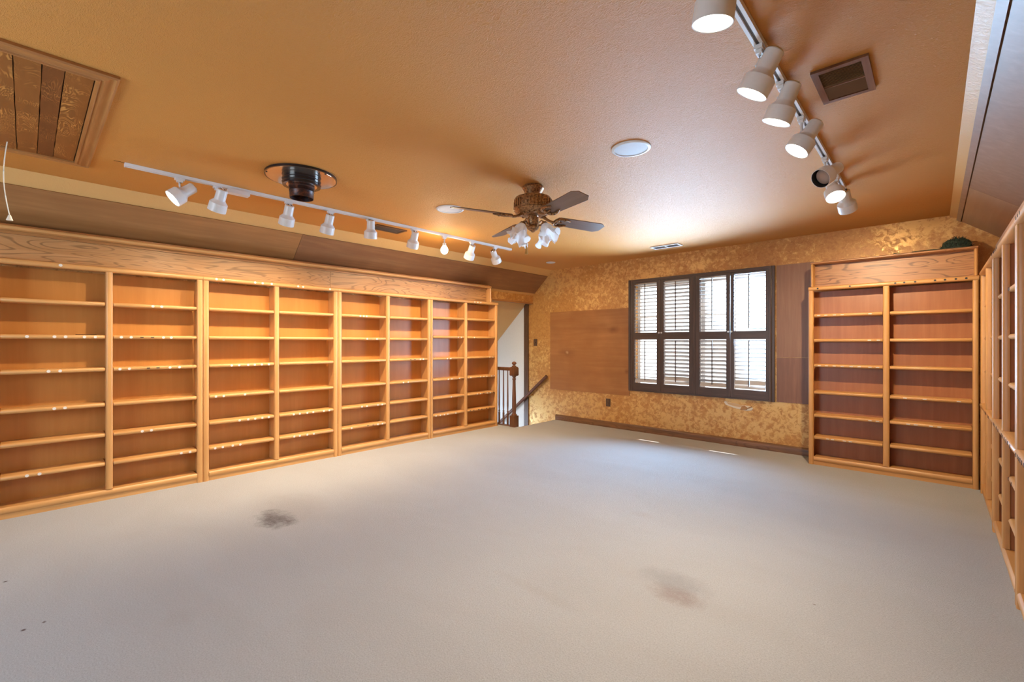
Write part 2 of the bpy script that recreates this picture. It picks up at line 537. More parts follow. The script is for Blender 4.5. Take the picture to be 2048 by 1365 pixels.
# wall behind the camera with an invented opening, added to let in fill light
bw = MB()
BX0, BX1, BZ0, BZ1 = -3.4, -1.8, 0.9, 2.1
for a, b in (((-6.6, -0.05), (BX0, 2.6)), ((BX1, -0.05), (XR + 0.05, 2.6)), ((BX0, -0.05), (BX1, BZ0)), ((BX0, BZ1), (BX1, 2.6))):
    bw.box((a[0], YB - 0.1, a[1]), (b[0], YB, b[1]))
struct('wall_near', bw, gold_m)

# doorway trim
dt = thing('door_1', 'dark stained casing around the stair doorway in the left wall', 'door')
del dt['category']; dt['kind'] = 'structure'
struct('casing', MB().box((-5.175, YW - 0.020, -1.3), (-5.080, YW - 0.001, 1.95)), dark['Z'], dt)
struct('casing', MB().box((XL - 0.06, DY0 + 0.001, DZ - 0.030), (XL + 0.004, YW - 0.002, DZ - 0.001)), trimwood['Y'], dt)

# skirting along the far wall
bb = MB()
prof = [(0, 0), (-0.016, 0), (-0.016, 0.06), (-0.012, 0.075), (-0.005, 0.085), (0, 0.088)]
bb.loft([[(x, YW + a, b) for a, b in prof] for x in (-4.50, -0.955)])
struct('baseboard_far', bb, wood('brown_baseboard_wood', (0.27, 0.125, 0.05), (0.13, 0.055, 0.022), 'X', rough=0.42, lines=0.4))

# ground outside
struct('trim_3', MB().box((-14, YW + 0.6, -3.2), (9, YW + 22, -3.1)), concrete, label='pale ground outside the window')
struct('trim_4', MB().box((-14, YB - 22, -3.2), (9, YB - 0.5, -3.1)), concrete, label='pale ground behind the house')

# stairs going down through the doorway
st = thing('staircase', 'carpeted stairs going down behind the newel post', 'stairs', (NX, 0, 0))
for k in range(7):
    x1 = -0.001 - 0.25 * k
    obj('tread', MB().box((x1 - 0.25, NY + 0.01, -0.19 * (k + 1) - 0.06), (x1, (YW if -4.495 + x1 - 0.25 > -5.0 else YW - 0.025) - 0.002, -0.19 * (k + 1))), carpet_m, st)

# ------------------------------------------------------------------ far window (outside the shutters)
win = thing('window_1', 'double hung window behind the dark shutters', 'window')
del win['category']; win['kind'] = 'structure'
for x0, x1 in ((-3.09, -2.30), (-2.19, -1.40)):
    f = MB(); y0, y1 = YW + 0.075, YW + 0.125
    for a, b in (((x0, WZ0), (x0 + 0.04, WZ1)), ((x1 - 0.04, WZ0), (x1, WZ1)), ((x0 + 0.04, WZ0), (x1 - 0.04, WZ0 + 0.05)), ((x0 + 0.04, WZ1 - 0.05), (x1 - 0.04, WZ1))):
        f.box((a[0], y0, a[1]), (b[0], y1, b[1]))
    fr = struct('window_frame', f, white_paint, win)
    struct('meeting_rail', MB().box((x0 + 0.04, y0, 1.60), (x1 - 0.04, y1, 1.63)), white_paint, win)
    xm = 0.5 * (x0 + x1)
    struct('muntin', MB().box((xm - 0.009, y0 + 0.012, WZ0 + 0.05), (xm + 0.009, y1 - 0.012, 1.60)), white_paint, win)
    struct('muntin', MB().box((xm - 0.009, y0 + 0.012, 1.63), (xm + 0.009, y1 - 0.012, WZ1 - 0.05)), white_paint, win)
    struct('pane', MB().box((x0 + 0.04, y0 + 0.022, WZ0 + 0.05), (x1 - 0.04, y0 + 0.026, WZ1 - 0.05)), glass_m, win)
struct('mullion', MB().box((-2.30, YW + 0.04, WZ0), (-2.19, YW + 0.13, WZ1)), white_paint, win)
struct('window_sill', MB().box((WX0, YW + 0.005, WZ0 - 0.02), (WX1, YW + 0.14, WZ0)), white_paint, win)

# ------------------------------------------------------------------ bookcases
CACHE = {}


def shelf_mesh(key, x0, x1, t, depth, rec=0.0, r=0.015, endin=0.006):
    k = (key, round(x1 - x0, 4), t, depth, rec)
    if k in CACHE: return CACHE[k]
    mb = MB(); w = x1 - x0
    secs = []
    for x, dy in ((0, endin), (0.010, 0.0), (w - 0.010, 0.0), (w, endin)):
        y0 = rec + dy
        pts = [(x, depth, -t / 2), (x, y0 + r, -t / 2)]
        for i in range(1, 6):
            a = -math.pi / 2 + math.pi * i / 6
            pts.append((x, y0 + r - r * math.cos(a), t / 2 * math.sin(a) * (1.0)))
        pts += [(x, y0 + r, t / 2), (x, depth, t / 2)]
        secs.append(pts)
    mb.loft(secs, smooth=True)
    me = mb.mesh('shelf'); CACHE[k] = me
    return me


def stile_mb(x0, x1, z0, z1, y0=0.0, d=0.03):
    pr = [(x0, d), (x0, 0.010), (x0 + 0.004, 0.004), (x0 + 0.011, 0.0), (x1 - 0.011, 0.0), (x1 - 0.004, 0.004), (x1, 0.010), (x1, d)]
    return MB().loft([[(a, y0 + b, z) for a, b in pr] for z in (z0, z1)], smooth=True)


def rail_mb(x0, x1, z0, z1, y0=-0.006, d=0.05):
    t = z1 - z0
    pr = [(d, z0), (0.012, z0), (0.004, z0 + t * 0.15), (0.0, z0 + t * 0.35), (0.0, z1 - t * 0.35), (0.004, z1 - t * 0.15), (0.012, z1), (d, z1)]
    return MB().loft([[(x, y0 + a, b) for a, b in pr] for x in (x0, x1)], smooth=True)


def disc_mb(r, th, sx=1.0):
    n = 12
    secs = [[(r * sx * math.cos(2 * math.pi * i / n), y, r * math.sin(2 * math.pi * i / n)) for i in range(n)] for y in (0, -th)]
    return MB().loft(secs, smooth=True)


DOT = disc_mb(0.0105, 0.0016).mesh('label_dot'); DOT.materials.append(sticker_w)
HOLE = disc_mb(0.0085, 0.0012).mesh('black_dot'); HOLE.materials.append(sticker_k)
TAG_W = MB().box((-0.013, -0.0014, -0.004), (0.013, 0, 0.004)).mesh('label_tag'); TAG_W.materials.append(sticker_w)
TAG_K = MB().box((-0.011, -0.0014, -0.0035), (0.011, 0, 0.0035)).mesh('black_tag'); TAG_K.materials.append(sticker_k)
MARK_K = MB().box((-0.004, -0.0014, -0.010), (0.004, 0, 0.010)).mesh('black_mark'); MARK_K.materials.append(sticker_k)


def bookcase(label, loc, rz, w, stiles, zs, top, depth, backm, dots=None, white='dot', ledge=False, near_cut=None):
    """stiles: ((outer left x0,x1),(centre),(outer right)); zs[col] = 6 shelf heights"""
    t = thing('bookcase', label, 'bookcase', loc, rz, 'oak bookcases around the room')
    dots = dots or {}
    rb = top - 0.038
    (a0, a1), (c0, c1), (b0, b1) = stiles
    sh = {}
    obj('top_rail', rail_mb(0.0, w, rb, top), oak['X'], t)
    obj('top_board', MB().box((0.004, 0.045, rb + 0.012), (w - 0.004, depth, top - 0.003)), oak['X'], t)
    if ledge:
        lz = zs[0][3]
        for x0, x1 in ((a0, a1), (b0, b1)):
            obj('stile', stile_mb(x0, x1, 0.0, lz - 0.018), oak['Z'], t)
            obj('stile', stile_mb(x0, x1, lz + 0.018, rb), oak['Z'], t)
        obj('centre_stile', stile_mb(c0, c1, 0.085, lz - 0.018), oak['Z'], t)
        obj('centre_stile', stile_mb(c0, c1, lz + 0.018, rb), oak['Z'], t)
    else:
        for x0, x1 in ((a0, a1), (b0, b1)): obj('stile', stile_mb(x0, x1, 0.0, rb), oak['Z'], t)
        obj('centre_stile', stile_mb(c0, c1, 0.085, rb), oak['Z'], t)
    for x0, x1 in ((a0 + 0.002, a0 + 0.022), (b1 - 0.022, b1 - 0.002)):
        obj('side_panel', MB().box((x0, 0.029, 0.001), (x1, depth, rb)), oak['Z'] if backm is back_l else backm, t)
    cm = 0.5 * (c0 + c1)
    obj('divider', MB().box((cm - 0.011, 0.029, 0.075), (cm + 0.011, depth, rb)), oak['Z'] if backm is back_l else backm, t)
    obj('back_panel', MB().box((a0 + 0.01, depth, 0.03), (b1 - 0.01, depth + 0.008, rb)), backm, t)
    obj('bottom_rail', rail_mb(a1 + 0.001, b0 - 0.001, 0.036, 0.082, 0.0, 0.05), oak['X'], t)
    obj('bottom_board', MB().box((a1, 0.048, 0.058), (b0, depth, 0.078)), oak['X'], t)
    obj('plinth', MB().box((a1 - 0.001, 0.012, 0.0), (b0 + 0.001, 0.04, 0.037)), oak['X'], t)
    cols = ((a1, c0), (c1, b0))
    for c, (x0, x1) in enumerate(cols):
        g = 0.003
        for i, z in enumerate(zs[c]):
            if ledge and i == 3:
                if c == 0:
                    o = obj('shelf', shelf_mesh('ledge', a0, b1, 0.036, depth, -0.006), oak['X'], t, (a0, 0, z))
                    sh[(0, 3)] = (o, a0, -0.006)
                continue
            rec = 0.022 if ledge else 0.004
            o = obj('shelf', shelf_mesh('s', x0 + g, x1 - g, 0.031, depth, rec), oak['X'], t, (x0 + g, 0, z))
            sh[(c, i)] = (o, x0 + g, rec)
    for k, xs_ in dots.items():
        blk = 'k' in k
        if k[0] == 't':
            for x in xs_:
                obj('black_dot' if blk else 'label_dot', HOLE if blk else DOT, None, t, (x, -0.006, 0.5 * (rb + top)))
            continue
        o, ox, rec = sh[(k[0], k[1])]
        if ledge: me, nm = MARK_K, 'black_mark'
        elif white == 'tag': me, nm = TAG_W, 'label_tag'
        elif blk: me, nm = (HOLE, 'black_dot') if k in ((1, 4, 'k'), (1, 5, 'k')) and 'end of the row' in label else (TAG_K, 'black_tag')
        else: me, nm = DOT, 'label_dot'
        for x in xs_:
            obj(nm, me, None, o, (x - ox, rec, 0.0))
    return t


ZL = [1.556, 1.295, 1.038, 0.758, 0.516, 0.287]
ZD = [1.581, 1.325, 1.036, 0.757, 0.514, 0.286]
ST = ((0.0, 0.044), (0.602, 0.645), (1.211, 1.254))
dA = {('t',): [0.348], (0, 1): [0.176, 0.316, 0.375, 0.479, 0.541], (0, 2): [0.285, 0.346], (0, 3): [0.315, 0.372], (0, 5): [0.176, 0.239],
      (1, 0): [0.898, 0.957], (1, 1): [0.696, 0.757, 0.969, 1.023], (1, 1, 'k'): [0.826, 0.895], (1, 2): [0.687, 0.746, 1.014, 1.081],
      (1, 2, 'k'): [0.868, 0.932], (1, 4): [0.828, 0.888], (1, 5): [1.094, 1.157]}
dB = {('t',): [0.1, 0.156, 0.421, 0.488, 0.57, 0.825, 0.875, 1.16], (0, 2): [0.225, 0.287, 0.364, 0.421, 0.483, 0.547], (0, 3): [0.098, 0.16, 0.336],
      (0, 4): [0.29, 0.364, 0.425, 0.488, 0.547], (0, 5): [0.092, 0.152, 0.233, 0.296], (1, 4): [0.785, 0.845, 0.922, 0.984, 1.097, 1.157], (1, 5): [0.79, 0.845, 0.922, 0.99]}
dC = {(0, 0): [0.265, 0.307, 0.343], (0, 1): [0.35, 0.475], (0, 4): [0.284, 0.347, 0.488, 0.544], (0, 5): [0.159, 0.488, 0.548], (0, 5, 'k'): [0.359, 0.428],
      (1, 2): [1.091, 1.139], (1, 2, 'k'): [0.947, 1.009], (1, 3): [0.839, 0.909]}
dD = {('t',): [0.762, 0.82, 0.879], (0, 1): [0.465, 0.519], (0, 2): [0.272, 0.331], (0, 3): [0.289, 0.35, 0.487], (0, 4): [0.341],
      (0, 5): [0.083, 0.154, 0.221, 0.281, 0.42], (1, 1): [0.762], (1, 2): [1.069, 1.133], (1, 3): [0.695, 0.884, 0.949, 1.009, 1.108, 1.164],
      (1, 4): [0.82, 0.884, 1.016, 1.081], (1, 4, 'k'): [0.949, 1.143], (1, 5, 'k'): [0.686, 0.753, 0.847, 0.909, 1.003, 1.069]}
dE = {('t', 'k'): [0.081, 0.345, 0.685, 0.748, 0.823, 0.955, 1.019, 1.087, 1.151], (0, 0): [0.088, 0.149, 0.22, 0.283, 0.5], (0, 1): [0.495, 0.563],
      (0, 2): [0.093, 0.154, 0.218, 0.283, 0.355, 0.417, 0.5, 0.556], (0, 4): [0.5, 0.556], (0, 5): [0.162, 0.204, 0.3, 0.348],
      (1, 3): [0.753, 0.887, 1.105], (1, 4): [0.774, 0.827, 0.929, 0.983]}
XF = -4.793
rl = R(90)
bookcase('oak bookcase nearest the camera on the left wall, cut off by the photo edge', (XF, -0.175, 0), rl, 1.254, ST, (ZL, ZL), 1.85, 0.185, back_l, dA)
bookcase('oak bookcase second from the photo edge along the left wall', (XF, 1.081, 0), rl, 1.254, ST, (ZL, ZL), 1.85, 0.185, back_l, dB)
bookcase('oak bookcase third along the left wall, second from the stairs', (XF, 2.337, 0), rl, 1.256, ((0, 0.044), (0.604, 0.65), (1.213, 1.256)), (ZL, ZL), 1.85, 0.185, back_l, dC)
bookcase('oak bookcase at the end of the row beside the stair newel post', (XF, 3.594, 0), rl, 1.236, ((0, 0.036), (0.585, 0.633), (1.19, 1.236)), (ZD, ZD), 1.85, 0.185, back_l, dD)
ZE = [1.528, 1.274, 1.016, 0.74, 0.503, 0.278]
bookcase('oak bookcase with russet back standing right of the window', (-0.948, 5.505, 0), 0.0, 1.228, ((0, 0.043), (0.596, 0.643), (1.19, 1.228)), (ZE, ZE), 1.823, 0.17, back_r, dE, white='tag')
ZF = [1.55, 1.284, 1.012, 0.732, 0.487, 0.25]
XFR = 0.283
SF = ((0.0, 0.034), (0.520, 0.555), (1.030, 1.064))
marks = [0.62 + 0.05 * k for k in range(0, 9)]
dF1 = {(0, 3): [0.60, 0.66, 0.80, 0.86]}
dF2 = {('t', 'k'): [0.07, 0.16, 0.20, 0.25, 0.30, 0.36], (0, 3): [0.16, 0.22, 0.36, 0.46, 0.64, 0.70, 0.78, 0.86, 0.92, 1.02], (1, 4): [0.62, 0.75], (1, 0): [0.62, 0.66]}
dF3 = {('t', 'k'): [0.08, 0.14, 0.2], (0, 3): [0.08, 0.13, 0.18, 0.22, 0.27, 0.32]}
rr = R(-90)
bookcase('oak bookcase in the far right corner, seen edge on along the right wall', (XFR, 5.425, 0), rr, 1.05, ((0.0, 0.034), (0.515, 0.55), (1.018, 1.05)), (ZF, ZF), 1.845, 0.175, back_r, dF1, ledge=True)
bookcase('middle oak bookcase of the right wall run, seen edge on', (XFR, 4.372, 0), rr, 1.172, ((0.0, 0.034), (0.565, 0.602), (1.138, 1.172)), (ZF, ZF), 1.845, 0.175, back_r, dF2, ledge=True)
bookcase('oak bookcase nearest the camera on the right wall, mostly outside the frame', (XFR, 3.197, 0), rr, 1.172, ((0.0, 0.034), (0.565, 0.602), (1.138, 1.172)), (ZF, ZF), 1.845, 0.175, back_r, dF3, ledge=True)

# header box over the left row
hb = thing('bookcase_header', 'long oak header box with swirling grain above the left bookcases', 'header', (XF - 0.004, -0.6, 1.852), rl)
HL = 5.30
obj('top_board', rail_mb(0, HL, 0.207, 0.236, 0.0, 0.13), oak['X'], hb)
obj('cap_moulding', MB().loft([[(x, 0.03 + a, b) for a, b in ((0, 0.237), (0.0, 0.246), (0.012, 0.252), (0.06, 0.252), (0.06, 0.237))] for x in (0, HL - 0.01)]), trimwood['X'], hb)
obj('end_board', stile_mb(HL - 0.022, HL, 0.0, 0.206, 0.0, 0.13), oak['Z'], hb)
for x0, x1 in ((0.0, 0.0 + 2.888), (2.891, HL - 0.023)):
    obj('face_board', MB().box((x0, 0.088, 0.0), (x1, 0.106, 0.207)), oak_fig, hb)
obj('shade_strip', MB().box((0, 0.072, 0.186), (HL - 0.023, 0.087, 0.206)), trimwood['X'], hb)  # darker strip stands in for the shade under the top board
# header box over the bookcase by the window
he = thing('bookcase_header', 'oak header box with dark straight grain on the bookcase by the window', 'header', (-0.93, 5.515, 1.825))
WE = 1.205
obj('top_board', rail_mb(0, WE, 0.232, 0.254, 0.0, 0.20), oak_fig_b, he)
obj('end_board', stile_mb(0, 0.022, 0, 0.232, 0.0, 0.20), oak['Z'], he)
obj('end_board', stile_mb(WE - 0.022, WE, 0, 0.232, 0.0, 0.20), oak['Z'], he)
obj('face_board', MB().box((0.022, 0.10, 0.0), (WE - 0.022, 0.118, 0.232)), oak_fig_b, he)
# thin strip along the top of the right-hand cases
rsn = thing('top_moulding', 'thin brown strip lying along the top of the right wall bookcases', 'moulding', (0.298, 2.03, 1.846))
obj('strip', MB().box((0, 0, 0), (0.012, 2.34, 0.05)), trimwood['Y'], rsn)
obj('ledge_board', MB().box((0.0125, 0, 0.03), (0.12, 2.34, 0.05)), trimwood['Y'], rsn)

# ------------------------------------------------------------------ plywood sheets
def slope_sheet(label, mat, pts, th, nrm):
    n = Vector(nrm).normalized()
    vs = [Vector(p) + n * 0.0015 for p in pts]
    c = sum(vs, Vector()) / 4
    mb = MB().loft([[tuple(v - c) for v in vs], [tuple(v - c + n * th) for v in vs]])
    o = obj('plywood_sheet', mb, mat, None, tuple(c))
    return tag(o, label, 'plywood sheet')


nl = Vector((SL, 0, -1)); nr = Vector((-SR, 0, -1))
xa, xb = -4.668, -4.952
ym = 2.22
slope_sheet('brown plywood sheet on the left slope, its near half by the hatch', ply, [(xa, YB + 0.1, zl(xa)), (xa, 1.90, zl(xa)), (xb, 1.90, zl(xb)), (xb, YB + 0.1, zl(xb))], 0.008, nl)
slope_sheet('darker plywood sheet on the left slope above the stair doorway', wood('dark_brown_plywood_sheet', (0.36, 0.165, 0.065), (0.24, 0.10, 0.04), 'Y', fine=0.6, rough=0.32, blot=0.8), [(xa, 1.903, zl(xa)), (xa, YW - 0.004, zl(xa)), (xb, YW - 0.004, zl(xb)), (xb, 1.903, zl(xb))], 0.008, nl)
xc, xd = 0.192, 0.452
slope_sheet('grey brown plywood sheet on the right slope, nearest the camera', ply_g, [(xc, YB + 0.1, zr(xc)), (xd, YB + 0.1, zr(xd)), (xd, 4.62, zr(xd)), (xc, 4.62, zr(xc))], 0.006, nr)
slope_sheet('paler plywood sheet on the right slope in the far corner', ply_p, [(xc, 4.623, zr(xc)), (xd, 4.623, zr(xd)), (xd, YW - 0.004, zr(xd)), (xc, YW - 0.004, zr(xc))], 0.006, nr)
bt = MB()
n_ = nr.normalized()
q0 = [Vector((x, 0, zr(x))) for x in (0.160, 0.188)]
ring = [q0[0] + n_ * 0.001, q0[1] + n_ * 0.001, q0[1] + n_ * 0.014, q0[0] + n_ * 0.014]
bt.loft([[(v.x, y, v.z) for v in ring] for y in (YB + 0.01, YW - 0.003)])
struct('trim_5', bt, ply_g, label='thin batten along the right slope')


def wall_sheet(label, mat, x0, x1, z0, z1, th=0.012):
    o = obj('plywood_sheet', MB().box((0, -th, 0), (x1 - x0, -0.0008, z1 - z0)), mat, None, (x0, YW, z0))
    return tag(o, label, 'plywood sheet')


wall_sheet('wide knotty brown plywood sheet left of the shutters', ply_x, -4.605, -3.176, 0.492, 1.748)
wall_sheet('upper tall plywood sheet between shutters and right bookcase', wood('tall_brown_plywood', (0.33, 0.165, 0.09), (0.25, 0.115, 0.06), 'Z', fine=0.9, rough=0.4, blot=0.3), -1.318, -0.96, 1.085, 2.135)
wall_sheet('lower darker plywood sheet between shutters and right bookcase', wood('tall_dark_plywood', (0.27, 0.12, 0.065), (0.19, 0.08, 0.045), 'Z', fine=0.9, rough=0.4, blot=0.3), -1.318, -0.96, 0.572, 1.082, 0.010)

# ------------------------------------------------------------------ shutters
sf = thing('shutter_surround', 'dark walnut frame surrounding the four shutter panels', 'shutter surround', (0, YW - 0.0015, 0))
for x0, x1, z0, z1, nm, ax in ((-3.178, -3.112, 0.57, 2.136, 'jamb', 'Z'), (-1.392, -1.335, 0.57, 2.136, 'jamb', 'Z'), (-3.112, -1.392, 2.104, 2.136, 'head', 'X'), (-3.112, -1.392, 0.57, 0.586, 'sill', 'X')):
    obj(nm, MB().box((x0, -0.034, z0), (x1, 0.0, z1)), walnut[ax], sf)
    if nm == 'jamb':
        obj('bead', MB().tube([(x0 + 0.025, -0.036, z0), (x0 + 0.025, -0.036, z1)], 0.008, 8), walnut[ax], sf)
obj('centre_post', MB().box((-2.262, -0.034, 0.587), (-2.232, 0.0, 2.103)), walnut['Z'], sf)
SLAT = {}


def slat_mesh(w):
    k = round(w, 3)
    if k not in SLAT:
        pts = [(-0.028, 0), (-0.020, 0.0032), (0, 0.0048), (0.020, 0.0032), (0.028, 0), (0.020, -0.0032), (0, -0.0048), (-0.020, -0.0032)]
        SLAT[k] = MB().loft([[(x, a, b) for a, b in pts] for x in (0, w)], smooth=True).mesh('slat')
    return SLAT[k]


def shutter(label, x0, x1, ul, low, tilts, knob):
    """ul/ll: louver field x range; tilts (upper, lower) in degrees"""
    t = thing('plantation_shutter', label, 'shutter', (x0, YW - 0.020, 0.588), 0, 'window shutter panels')
    w = x1 - x0; f0, f1 = ul[0] - x0, ul[1] - x0
    H = 1.514
    zm0, zm1 = 1.293 - 0.588, 1.391 - 0.588
    zb = 0.70 - 0.588; zt = 2.078 - 0.588
    ty = 0.014
    obj('stile', MB().box((0, -ty, 0), (f0, ty, H)), walnut['Z'], t)
    obj('stile', MB().box((f1, -ty, 0), (w, ty, H)), walnut['Z'], t)
    for a, b in ((0, zb - 0.012), (zm0, zm1), (zt, H)):
        obj('rail', MB().box((f0, -ty, a), (f1, ty, b)), walnut['X'], t)
    for (a, b, n), tilt in zip(((zb, zm0, 12), (zm1, zt, 14)), (tilts[1], tilts[0])):
        st_ = (b - a) / n
        for i in range(n):
            tl = tilt
            if n == 12 and i < low: tl = 59
            o = obj('slat', slat_mesh(f1 - f0 - 0.006), slat_m, t, (f0 + 0.003, 0, a + st_ * (i + 0.5)))
            o.rotation_euler = (R(tl), 0, 0)
        xr = 0.5 * (f0 + f1)
        obj('tilt_rod', MB().box((xr - 0.005, -0.040, a + 0.03), (xr + 0.005, -0.031, b - 0.015)), walnut['Z'], t)
    k = MB().lathe([(0.004, 0), (0.005, 0.008), (0.011, 0.013), (0.012, 0.019), (0.008, 0.024)], 12, align((0.015 if knob < 0 else w - 0.015, -ty, 1.385 - 0.588), (0, -1, 0)))
    obj('knob', k, white_plastic, t)
    return t


shutter('leftmost of the four dark shutter panels, slats open', -3.110, -2.700, (-3.080, -2.755), 1, (-10, -8), 1)
shutter('second shutter panel from the left, lower slats half closed', -2.696, -2.264, (-2.655, -2.315), 2, (-24, -38), -1)
shutter('third shutter panel from the left, lower slats half closed', -2.230, -1.815, (-2.180, -1.860), 1, (-9, -36), 1)
shutter('rightmost of the four dark shutter panels, lower slats tilted', -1.809, -1.394, (-1.770, -1.425), 2, (-9, -24), -1)

# ------------------------------------------------------------------ wall bits
sp = tag(obj('outlet', MB().box((-0.036, -0.007, -0.058), (0.036, -0.0008, 0.058)), plate_brown, None, (-3.525, YW, 0.365)), 'brown outlet plate low on the gold wall left of the shutters', 'outlet')
for dz in (-0.025, 0.025):
    obj('socket', MB().lathe([(0.016, 0), (0.016, 0.003)], 14, align((0, -0.007, dz), (0, -1, 0))), dark['X'], sp)
sp = tag(obj('light_switch', MB().box((-0.036, -0.007, -0.058), (0.036, -0.0008, 0.058)), plate_brown, None, (-4.93, YW, 1.255)), 'brown switch plate on the gold wall beside the stair doorway', 'light switch')
obj('toggle', MB().box((-0.006, -0.018, -0.011), (0.006, -0.0072, 0.011)), dark['Z'], sp)

# torn drywall below the shutters
def blob(pts, th, y0, mat, name, parent):
    mb = MB().loft([[(x, y0, z) for x, z in pts], [(x * 0.97, y0 - th, z * 0.94) for x, z in pts]])
    o = obj(name, mb, mat, parent, (-1.735, YW, 0.487))
    o['kind'] = 'structure'
    return o


random.seed(3)
pts = [(-0.16, 0.03), (-0.15, 0.045), (-0.10, 0.035), (-0.05, 0.028), (0.0, 0.02), (0.04, 0.01), (0.09, 0.012), (0.15, 0.004), (0.17, -0.02), (0.15, -0.045), (0.10, -0.052), (0.06, -0.046), (0.0, -0.040), (-0.06, -0.026), (-0.10, -0.012), (-0.14, 0.0)]
blob(pts, 0.006, -0.0008, gypsum, 'torn_drywall', wall_far)
blob([(-0.13, 0.036), (-0.06, 0.026), (0.01, 0.016), (0.07, 0.002), (0.02, -0.014), (-0.05, -0.006), (-0.11, 0.010)], 0.003, -0.007, plain('scraped_gypsum', (0.66, 0.45, 0.26), 0.9), 'scraped_patch', wall_far)
blob([(0.03, -0.044), (0.05, 0.002), (0.075, 0.010), (0.115, -0.018), (0.10, -0.04)], 0.010, -0.007, paper_brown, 'paper_flap', wall_far)
blob([(0.11, -0.016), (0.16, 0.012), (0.155, -0.004), (0.12, -0.024)], 0.008, -0.007, paper_brown, 'paper_flap', wall_far)

# ------------------------------------------------------------------ stair railing
nw = thing('newel_post', 'turned brown newel post at the top of the stairs', 'newel post', (-4.575, 4.952, 0))
sq = lambda a, z0, z1, m=None: MB().box((-a, -a, z0), (a, a, z1))
obj('base_block', sq(0.048, 0.0, 0.165), newel_m, nw)
obj('shaft', MB().lathe([(0.044, 0.166), (0.046, 0.178), (0.030, 0.190), (0.027, 0.205), (0.031, 0.30), (0.029, 0.45), (0.024, 0.62), (0.022, 0.695), (0.029, 0.705), (0.029, 0.714), (0.021, 0.722), (0.026, 0.742), (0.038, 0.756)], 20), newel_m, nw)
obj('top_block', MB().loft([[(-a, -a, z), (a, -a, z), (a, a, z), (-a, a, z)] for a, z in ((0.040, 0.757), (0.048, 0.768), (0.048, 0.872), (0.036, 0.892))]), newel_m, nw)
obj('finial', MB().lathe([(0.034, 0.893), (0.036, 0.902), (0.020, 0.910), (0.018, 0.920), (0.034, 0.934), (0.037, 0.946), (0.028, 0.960), (0.010, 0.970)], 20), newel_m, nw)
gr = thing('stair_guardrail', 'short brown guardrail between the newel post and the last bookcase', 'railing', (-4.623, 4.952, 0))
obj('rail', MB().loft([[(x, -0.028, 0.832), (x, 0.028, 0.832), (x, 0.030, 0.868), (x, 0.016, 0.882), (x, -0.016, 0.882), (x, -0.030, 0.868)] for x in (-0.366, -0.001)]), newel_m, gr)
obj('shoe_plate', MB().box((-0.364, -0.035, 0.0), (-0.001, 0.035, 0.012)), newel_m, gr)
for x in (-0.083, -0.172, -0.264):
    obj('baluster', MB().lathe([(0.016, 0.0125), (0.016, 0.175), (0.018, 0.182), (0.011, 0.190), (0.015, 0.215), (0.009, 0.225), (0.013, 0.30), (0.010, 0.60), (0.008, 0.831)], 12, Matrix.Translation((x, 0, 0))), newel_m, gr)
hr = thing('handrail', 'brown wall handrail sloping down into the stairwell', 'handrail', (-4.66, YW - 0.062, 0.685))
dx = -1.75; dz = dx * -0.82
obj('rail', MB().tube([(0.02, 0, 0.017), (0, 0, 0), (dx, 0, -dz)], 0.026, 12), wood('reddish_handrail_wood', (0.17, 0.062, 0.032), (0.10, 0.034, 0.018), 'X', rough=0.3), hr)
for x in (-0.335, -1.35):
    obj('bracket', MB().tube([(x, 0, x * 0.82 - 0.022), (x + 0.002, 0.012, x * 0.82 - 0.045), (x + 0.004, 0.061, x * 0.82 - 0.052)], 0.006, 8).lathe([(0.022, 0), (0.022, 0.005)], 12, align((x + 0.004, 0.061, x * 0.82 - 0.052), (0, -1, 0))), brass, hr)

# ------------------------------------------------------------------ ceiling hatch
hx0, hx1, hy0, hy1 = -4.155, -2.655, -0.46, 0.285
ha = thing('attic_hatch', 'planked wooden attic hatch with moulded frame in the ceiling', 'hatch', (0, 0, HC))


def moulding(a, b, inner, ax):
    """frame board with stepped profile running a->b, inner = direction of the opening"""
    a, b, n = Vector(a), Vector(b), Vector(inner)
    d = (b - a).normalized(); wd = 0.075
    prof = [(0, 0), (0, -0.012), (0.010, -0.017), (0.016, -0.013), (0.030, -0.013), (0.046, -0.020), (0.058, -0.016), (0.064, -0.022), (wd, -0.020), (wd, 0)]
    secs = []
    for p0, s in ((a, 1), (b, -1)):
        secs.append([tuple(p0 + n * u + d * (u * s) + Vector((0, 0, z - 0.0006))) for u, z in prof])
    return MB().loft(secs)


c4 = [(hx0, hy0, 0), (hx1, hy0, 0), (hx1, hy1, 0), (hx0, hy1, 0)]
obj('frame_board', moulding(c4[1], c4[2], (-1, 0, 0), 'Y'), trimwood['Y'], ha)
obj('frame_board', moulding(c4[2], c4[3], (0, -1, 0), 'X'), trimwood['X'], ha)
obj('frame_board', moulding(c4[3], c4[0], (1, 0, 0), 'Y'), trimwood['Y'], ha)
obj('frame_board', moulding(c4[0], c4[1], (0, 1, 0), 'X'), trimwood['X'], ha)
obj('backing', MB().box((hx0 + 0.07, hy0 + 0.07, -0.003), (hx1 - 0.07, hy1 - 0.07, -0.0006)), hidden_gap, ha)
seams = [hy0 + 0.078, -0.255, -0.140, -0.040, 0.044, 0.113, hy1 - 0.078]
random.seed(11)
for k in range(6):
    a, b = seams[k] + 0.0018, seams[k + 1] - 0.0018
    nseg = 14; secs = []
    for i in range(nseg + 1):
        x = hx0 + 0.079 + (hx1 - hx0 - 0.158) * i / nseg
        ja, jb = random.uniform(-0.0012, 0.0012), random.uniform(-0.0012, 0.0012)
        secs.append([(x, a + ja, -0.0032), (x, b + jb, -0.0032), (x, b + jb, -0.012), (x, a + ja, -0.012)])
    obj('plank', MB().loft(secs), plank_b if k in (1, 4) else plank_a, ha)
cx, cy = -3.96, -0.078
